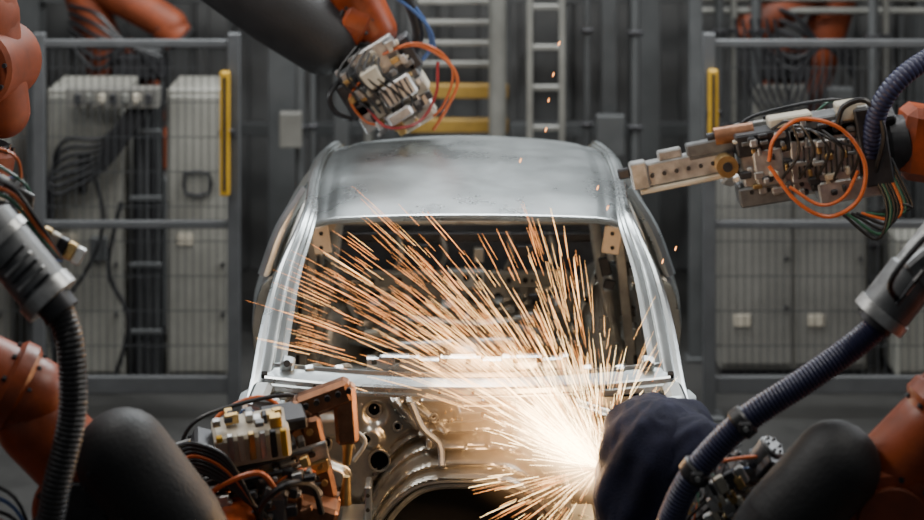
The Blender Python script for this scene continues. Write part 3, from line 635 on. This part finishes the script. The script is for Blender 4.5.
b.tube([(1.28,-2.06,1.60),(1.24,-2.12,1.68),(1.33,-2.12,1.80),(1.45,-2.1,1.90)],0.009,H_BK,n=8)
b.tube([(1.50,-2.0,1.88),(1.62,-2.0,1.95),(1.76,-2.1,1.8),(1.8,-2.15,1.6)],0.04,H_BK,n=12,rib=0.018)
gun(b,(0.80,-1.85,0.97),(-0.55,0.3,-0.75),(0.5,-0.8,0.3),0.62,DARK,0.02,(H_BK,H_OR,H_BK),21,body=GUNGREY,tips=False)
b.tube([(0.70,-1.9,1.06),(0.80,-1.95,1.10),(0.90,-1.93,1.10),(0.96,-1.9,1.07)],0.006,H_OR,n=8)
for q in range(4): b.box((0.73+0.03*q,-1.98,1.02+0.015*q),(0.03,0.03,0.05),[ALU,CREAM,DARK,ALU][q],Euler((0,-0.5,0)),0.004)
for q in range(18): b.box((random.uniform(0.72,0.86),-1.99,random.uniform(0.93,1.05)),(random.uniform(.012,.04),.03,random.uniform(.012,.04)),random.choice([ALU,CREAM,DARK,BRASS]),Euler((0,-0.5,0)),0.003)
b.build("welding_robot")
def fold(d):
    a=math.atan2(d.x,-d.y)
    w=max(0,1-abs(d.z)**3)
    q=1+0.045*math.sin(a*5+d.z*3.5+1.0)*w+0.03*math.sin(a*11-d.z*5)*w
    q+=0.05*noise.noise(d*2.1)+0.02*(1-2*abs(noise.noise(d*4.5+Vector((3,1,0)))))
    return q*(1.0+0.06*max(0,-d.z))
b=B()
b.ell((0.615,-1.58,0.92),(0.195,0.19,0.24),NAVY,Euler((0,0.10,0)),n=90,k=50,fn=fold,p=0.72)
b.ell((0.69,-1.66,0.98),(0.13,0.12,0.16),NAVY,Euler((0,0.5,0)),n=60,k=30,fn=fold,p=0.8)
b.build("welding_gun_cover")

# ================================================================ background
b=B(); b.box((0,1.5,FL-0.05),(18,22,0.1),FLOORM,None,0.0); b.build("floor")
b=B(); b.box((0,7.0,2.2),(18,0.2,5.6),WALLM,None,0.0)
for q in range(60): b.box((-8.85+0.3*q,6.86,2.2),(0.10,0.08,5.5),WALLM,None,0.02)
b.build("wall_back")
def fence(x0,x1,posts,yel):
    b=B(); Y=3.5; top=1.60
    for x in posts:
        b.box((x,Y,(top+0.06+FL)/2),(0.07,0.07,top+0.06-FL),FENCE); b.box((x,Y,FL+0.01),(0.16,0.16,0.02),FENCE)
    for z in(top,0.56,-0.36): b.box(((x0+x1)/2,Y,z),(x1-x0,0.04,0.045 if z>0 else 0.10),FENCE)
    n=int((x1-x0)/0.045)
    for i in range(n): b.box((x0+0.045*i,Y,0.62),(0.005,0.005,1.95),WIRE,None,0.0)
    for i in range(10): b.box(((x0+x1)/2,Y+0.005,-0.34+0.2*i),(x1-x0,0.005,0.005),WIRE,None,0.0)
    x,z0,z1=yel
    b.box((x,Y-0.07,(z0+z1)/2),(0.055,0.05,z1-z0),YELLOW,None,0.008); b.box((x,Y-0.098,(z0+z1)/2),(0.018,0.01,(z1-z0)*0.92),DARK,None,0.002)
    b.box((x+0.01,Y-0.05,(z0+z1)/2-0.0),(0.09,0.05,0.04),DARK,None,0.004)
    b.build("safety_fence")
fence(-4.4,-1.31,(-4.4,-3.4,-2.45,-1.33),(-1.375,0.74,1.45))
fence(1.38,4.4,(1.40,2.9,4.4),(1.415,0.95,1.46))
def cabinet(x0,x1,y,z1,m,handle=True,doors=1):
    b=B(); w=x1-x0; h=z1-FL
    b.box(((x0+x1)/2,y+0.25,FL+h/2+0.03),(w,0.5,h-0.06),m,None,0.012); b.box(((x0+x1)/2,y+0.27,FL+0.04),(w*0.96,0.42,0.08),DARK)
    for d in range(doors):
        cx=x0+w*(d+0.5)/doors
        b.box((cx,y-0.012,FL+h/2+0.03),(w/doors-0.03,0.025,h-0.14),m,None,0.008)
        if handle:
            b.tube([(cx-0.07,y-0.02,z1-0.50),(cx-0.07,y-0.05,z1-0.50),(cx+0.07,y-0.05,z1-0.50),(cx+0.07,y-0.05,z1-0.62),(cx-0.07,y-0.05,z1-0.62),(cx-0.07,y-0.05,z1-0.50)],0.012,DARK,n=8,k=2)
        b.box((cx-w/doors*0.2,y-0.03,z1-0.9),(0.10,0.01,0.07),CREAM,None,0.002)
        for z in(0.2,-0.1): b.cyl((cx+w/doors*0.4,y-0.02,z),(cx+w/doors*0.4,y-0.05,z),0.012,DARK,n=8)
    return b
cabinet(-2.52,-2.05,4.05,1.25,CAB,False).build("control_cabinet")
cabinet(-1.80,-1.42,4.05,1.25,CAB).build("control_cabinet")
cabinet(-3.6,-2.75,4.05,1.0,CAB2,True,2).build("control_cabinet")
cabinet(1.55,2.45,4.2,0.72,CAB2,False,2).build("control_cabinet")
cabinet(2.60,3.4,4.05,0.35,CAB,False,2).build("control_cabinet")
b=B()
b.box((-1.92,4.12,(1.25+FL)/2),(0.18,0.05,1.25-FL),DARK)
for q in range(9):
    x=-1.99+0.017*q
    b.tube([(x,4.05,1.2),(x+0.01*math.sin(q),4.03,0.7),(x-0.01*math.sin(q*2),4.03,0.1),(x,4.05,-0.5)],0.009,[H_BK,H_BK,COLM][q%3],n=6)
for z in(1.0,0.6,0.2,-0.2): b.box((-1.92,4.0,z),(0.20,0.02,0.03),COLM)
b.box((-2.1,3.93,1.22),(0.55,0.12,0.12),CAB2)
for q in range(7): b.box((-2.3+0.07*q,3.86,1.22),(0.04,0.03,0.06),[DARK,COLL,CREAM][q%3])
for q in range(7): b.tube([(-2.0+0.02*q,3.95,1.15),(-2.15,3.90,0.98-0.03*q),(-2.4,3.9,0.95-0.05*q),(-2.46-0.012*q,3.92,0.6),(-2.44,3.93,-0.5)],0.014,H_BK,n=8)
b.tube([(-2.25,3.9,0.9),(-2.15,3.88,0.5),(-2.25,3.88,0.2),(-2.4,3.9,0.0)],0.012,H_BK,n=8)
b.tube([(-2.05,3.9,0.6),(-2.12,3.88,0.2),(-2.0,3.88,-0.1),(-2.1,3.9,-0.5)],0.014,H_BK,n=8)
b.box((-2.30,4.02,0.75),(0.05,0.03,0.25),DARK); b.box((-2.2,4.0,0.30),(0.10,0.06,0.14),COLM)
b.build("cable_tray")
# pipework and hanging services behind the right fence and between the columns
b=B()
for q,(x,y,r) in enumerate([(1.62,4.75,0.03),(1.72,4.8,0.02),(1.86,4.78,0.035),(2.55,4.5,0.03),(2.64,4.55,0.02),(-1.05,4.7,0.03),(-0.97,4.72,0.02),(-0.62,4.9,0.035),(0.78,4.8,0.025),(1.08,4.7,0.03)]):
    b.cyl((x,y,FL),(x,y,2.9),r,[COLM,COLL,COLM][q%3],n=12)
    for z in(0.2,0.9,1.5): b.box((x,y,z),(r*3.2,r*2.6,0.03),DARK)
b.box((2.0,4.72,1.05),(0.34,0.10,0.22),CAB2); b.box((2.38,4.72,1.0),(0.16,0.10,0.3),COLM); b.box((-1.1,4.62,0.9),(0.14,0.08,0.22),CAB2); b.box((0.92,4.7,0.85),(0.18,0.08,0.26),COLM)
for q in range(6): b.tube([(1.7+0.05*q,4.62,1.6),(1.75+0.06*q,4.58,1.25-0.04*q),(1.95+0.05*q,4.58,0.95),(2.1+0.04*q,4.6,1.3)],0.012,H_BK,n=6)
for z in(1.62,1.70): b.cyl((1.5,4.85,z),(3.4,4.85,z),0.022,COLL,n=10)
b.build("service_pipework")
b=B()
for x in(-0.34,0.26): b.box((x,4.6,(2.6+FL)/2),(0.05,0.08,2.6-FL),COLM)
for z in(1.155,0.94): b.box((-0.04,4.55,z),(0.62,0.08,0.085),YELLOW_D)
for q in range(9): b.box((-0.05,4.6,1.32+0.13*q),(0.50,0.09,0.035),COLL)
b.cyl((0.20,4.4,FL),(0.20,4.4,2.8),0.055,COLL,n=20); b.box((0.20,4.4,FL+0.02),(0.2,0.2,0.04),COLM)
b.build("storage_rack")
b=B()
for x in(0.40,0.60): b.box((x,4.4,(2.8+FL)/2),(0.04,0.06,2.8-FL),COLL)
for q in range(12): b.box((0.5,4.4,-0.3+0.25*q),(0.2,0.04,0.035),COLL)
b.build("steel_ladder")
for (x,w,y) in((-1.18,0.22,5.2),(-0.80,0.10,5.0),(0.95,0.10,5.2),(1.20,0.20,5.4),(-0.5,0.07,5.6),(3.3,0.25,6.2),(1.45,0.08,4.6),(-3.1,0.2,6.2)):
    b=B(); b.box((x,y,(3.6+FL)/2),(w*0.25,w,3.6-FL),COLM); b.box((x,y-w/2,(3.6+FL)/2),(w,0.02,3.6-FL),COLM); b.box((x,y+w/2,(3.6+FL)/2),(w,0.02,3.6-FL),COLM); b.box((x,y,FL+0.015),(w*1.6,w*1.6,0.03),COLM)
    b.build("steel_column")
b=B()
for z in(1.55,0.6): b.box((0,6.3,z),(7.5,0.12,0.09),COLM)
for q in range(16): b.box((-3.6+0.48*q,6.3,(1.6+FL)/2),(0.03,0.05,1.6-FL),COLM)
b.build("guard_rail")
def bgrobot(x,y,sg):
    b=B(); b.box((x,y,FL+0.03),(0.8,0.8,0.06),DARK); b.box((x,y,0.0),(0.6,0.6,1.0),COLM,None,0.02)
    b.cyl((x,y,0.5),(x,y,0.75),0.28,ORANGE_D,bev=0.02); b.link((x,y,0.85),(x,y,1.05),0.24,0.2,ORANGE_D)
    joint(b,(x,y-0.1,1.15),(0,1,0),0.20,0.22,ORANGE_D,DARK)
    b.link((x-sg*0.05,y-0.35,1.15),(x-sg*0.28,y-0.35,1.85),0.14,0.13,ORANGE_D)
    joint(b,(x-sg*0.28,y-0.3,1.95),(0,1,0),0.19,0.2,ORANGE_D,DARK)
    b.link((x-sg*0.25,y-0.35,1.85),(x+sg*0.35,y-0.5,1.52),0.14,0.11,ORANGE_D)
    joint(b,(x+sg*0.36,y-0.5,1.48),(0.6*sg,0,-0.6),0.11,0.07,ORANGE_D,DARK)
    b.box((x+sg*0.15,y-0.45,1.25),(0.36,0.2,0.16),DARK,None,0.02)
    for q in range(6): b.tube([(x-0.3,y-0.5,1.4+0.05*q),(x-0.1,y-0.6,1.25+0.07*q),(x+0.1,y-0.6,1.4),(x+0.3,y-0.55,1.2+0.04*q)],0.016,H_BK,n=6)
    b.build("welding_robot")
bgrobot(-2.25,5.4,1); bgrobot(2.2,5.4,-1)

# ================================================================ sparks
rn=random.Random(5)
O=Vector((0.44,-1.30,0.845))
b=B()
def streak(p0,v,t0,t1,w,m,n=5,g=0.22):
    P=[p0+v*t+Vector((0,0,-0.5*g*t*t)) for t in [t0+(t1-t0)*i/(n-1) for i in range(n)]]
    T=(P[-1]-P[0]).normalized(); u=T.orthogonal().normalized(); w2=T.cross(u); vs=[]
    for i,p in enumerate(P):
        r=w*(0.25+0.75*math.sin(math.pi*min(1,(i+0.6)/(n-0.2))))
        for a in range(3): vs.append(p+u*math.cos(a*2.094)*r+w2*math.sin(a*2.094)*r)
    fs=[[i*3+a,i*3+(a+1)%3,(i+1)*3+(a+1)%3,(i+1)*3+a] for i in range(n-1) for a in range(3)]
    b.add(vs,fs,m)
for i in range(1150):
    c=rn.random()
    if c<0.58: ang=rn.gauss(138,9)
    elif c<0.92: ang=rn.gauss(113,17)
    else: ang=rn.uniform(50,150)
    if ang>152: ang=rn.uniform(118,150)
    ang=max(48,ang); a=math.radians(ang)
    v=Vector((math.cos(a),rn.uniform(-0.25,0.22),math.sin(a)))
    if v.y>0 and ang<115: v.y*=-0.5
    mx=1.10 if ang>122 else (0.82 if ang>95 else 0.48)
    reach=min(mx,abs(rn.gauss(0,0.52))*mx)
    L=rn.uniform(0.03,0.26)*(0.45+0.55*reach)+0.02
    m=SP1 if reach<0.35 else (SP2 if reach<0.75 else SP3)
    if rn.random()<0.4: m=rn.choice([SP2,SP3])
    o=O+Vector((rn.gauss(0,0.03),rn.gauss(0,0.02),rn.gauss(0,0.02)))
    streak(o,v,reach,reach+L,rn.uniform(0.0002,0.00062) if rn.random()<0.88 else 0.0010,m)
for i in range(110):
    a=math.radians(rn.uniform(178,255)); v=Vector((math.cos(a)*0.9,rn.uniform(-0.5,-0.1),math.sin(a)*0.5))
    t0=rn.uniform(0,0.4); streak(O,v,t0,t0+rn.uniform(0.04,0.16),rn.uniform(0.0003,0.0007),rn.choice([SP1,SP2,SP3]))
for i in range(260):
    a=math.radians(rn.gauss(138,15)); v=Vector((math.cos(a),rn.uniform(-0.3,0.1),math.sin(a)))
    t0=abs(rn.gauss(0,0.15)); streak(O,v,t0,t0+rn.uniform(0.04,0.14),rn.uniform(0.0004,0.0010),SP1)
for (x,y,z) in((0.35,0.6,1.75),(0.37,0.6,1.86),(0.40,0.7,1.98),(0.33,0.4,1.66),(0.52,0.0,1.50),(0.56,0.0,1.42),(0.75,-0.3,1.28),(0.80,-0.3,1.33),(0.22,0.3,1.55)):
    streak(Vector((x,y,z)),Vector((0.2,0,0.6)),0,0.03,0.003,SP3)
sparks=b.build("welding_sparks")
def bloom(name,loc,rad,rot,strength,col,pw):  # emission-only volume added to imitate bloom around the weld sparks
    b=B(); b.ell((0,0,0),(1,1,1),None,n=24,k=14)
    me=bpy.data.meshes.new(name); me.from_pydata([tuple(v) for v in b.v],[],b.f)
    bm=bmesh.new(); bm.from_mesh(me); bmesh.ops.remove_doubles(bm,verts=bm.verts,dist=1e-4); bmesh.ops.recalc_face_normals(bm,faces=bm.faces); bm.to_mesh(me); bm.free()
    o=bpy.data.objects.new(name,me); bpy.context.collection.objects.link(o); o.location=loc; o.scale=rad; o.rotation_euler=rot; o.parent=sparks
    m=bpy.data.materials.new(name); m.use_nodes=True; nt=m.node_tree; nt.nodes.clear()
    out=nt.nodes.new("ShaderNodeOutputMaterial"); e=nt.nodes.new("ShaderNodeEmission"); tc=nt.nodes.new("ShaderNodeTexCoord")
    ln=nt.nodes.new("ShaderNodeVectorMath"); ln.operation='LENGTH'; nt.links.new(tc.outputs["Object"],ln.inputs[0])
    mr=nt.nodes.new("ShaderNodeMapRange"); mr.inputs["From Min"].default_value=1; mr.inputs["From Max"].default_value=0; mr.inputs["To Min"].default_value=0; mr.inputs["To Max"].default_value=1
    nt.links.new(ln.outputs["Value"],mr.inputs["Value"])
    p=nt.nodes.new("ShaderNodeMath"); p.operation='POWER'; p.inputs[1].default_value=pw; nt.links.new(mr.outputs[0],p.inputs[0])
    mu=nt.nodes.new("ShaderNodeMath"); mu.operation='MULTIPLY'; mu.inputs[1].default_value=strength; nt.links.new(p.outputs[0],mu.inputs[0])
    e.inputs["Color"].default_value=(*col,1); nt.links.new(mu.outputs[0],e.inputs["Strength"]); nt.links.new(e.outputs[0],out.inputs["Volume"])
    me.materials.append(m)
bloom("weld_bloom_core",(0.33,-1.32,0.93),(0.30,0.15,0.15),(0,math.radians(36),0),120,(1.0,0.66,0.32),2.4)
bloom("weld_bloom_halo",(0.17,-1.28,1.00),(0.54,0.28,0.30),(0,math.radians(38),0),7,(1.0,0.50,0.20),2.0)

# ================================================================ lights
def area(name,loc,size,energy,col,target,sy=None):
    l=bpy.data.lights.new(name,'AREA'); l.energy=energy; l.color=col; l.size=size; l.shape='RECTANGLE'; l.size_y=sy or size
    o=bpy.data.objects.new(name,l); o.location=loc; bpy.context.collection.objects.link(o)
    o.rotation_euler=(Vector(target)-Vector(loc)).to_track_quat('-Z','Y').to_euler(); return o
area("factory_ceiling_lamp",(0.3,3.2,5.2),3.2,400,(0.93,0.98,1.0),(0,0.2,1.0),1.2)
area("factory_ceiling_lamp",(-2.5,-1.5,5.6),2.0,125,(1.0,0.97,0.92),(-0.3,-0.8,0.9),1.0)
area("factory_ceiling_lamp",(2.8,-1.5,5.6),2.0,105,(1.0,0.97,0.9),(0.6,-0.8,0.9),1.0)
area("factory_ceiling_lamp",(-2.2,1.5,5.0),2.0,115,(0.98,0.98,0.96),(-2.0,4.5,0.5),1.0)
area("factory_ceiling_lamp",(2.4,1.5,5.0),2.0,90,(1.0,0.98,0.94),(2.2,4.5,0.5),1.0)
area("factory_ceiling_lamp",(0.0,4.0,4.8),2.0,80,(1.0,0.98,0.95),(0.0,6.5,1.0),1.0)
area("side_fill_light",(-4.3,1.0,3.0),1.6,85,(0.95,0.98,1.0),(-0.8,0.9,0.9),0.8)  # this pair is added fill, brightening the dark body sides
area("side_fill_light",(4.3,1.0,3.0),1.6,85,(0.95,0.98,1.0),(0.8,0.9,0.9),0.8)
def pt(name,loc,e,col,r):
    l=bpy.data.lights.new(name,'POINT'); l.energy=e; l.color=col; l.shadow_soft_size=r
    o=bpy.data.objects.new(name,l); o.location=loc; bpy.context.collection.objects.link(o)
pt("weld_arc_light",(0.36,-1.36,0.94),22,(1.0,0.60,0.30),0.05)
pt("cabin_fill_light",(0.10,-1.20,1.14),12,(1.0,0.58,0.28),0.15)
pt("cabin_fill_light",(0.05,-0.45,1.18),20,(1.0,0.76,0.55),0.2)  # added fill lamp to brighten the cabin, no real source there
w=bpy.data.worlds.new("factory_ambient"); bpy.context.scene.world=w; w.use_nodes=True
w.node_tree.nodes["Background"].inputs[0].default_value=(0.62,0.64,0.66,1); w.node_tree.nodes["Background"].inputs[1].default_value=0.14

# ================================================================ camera
cd=bpy.data.cameras.new("camera"); cam=bpy.data.objects.new("camera",cd); bpy.context.collection.objects.link(cam)
cam.location=(-0.02,-8.0,3.2); cam.rotation_euler=(math.radians(90),0,0)
cd.sensor_width=36; cd.lens=2000*36/924; cd.shift_y=-495/924
cd.dof.use_dof=True; cd.dof.focus_distance=7.3; cd.dof.aperture_fstop=1.6
bpy.context.scene.camera=cam
for o in bpy.context.scene.objects:
    if o.parent is None: o.location.z+=0.55
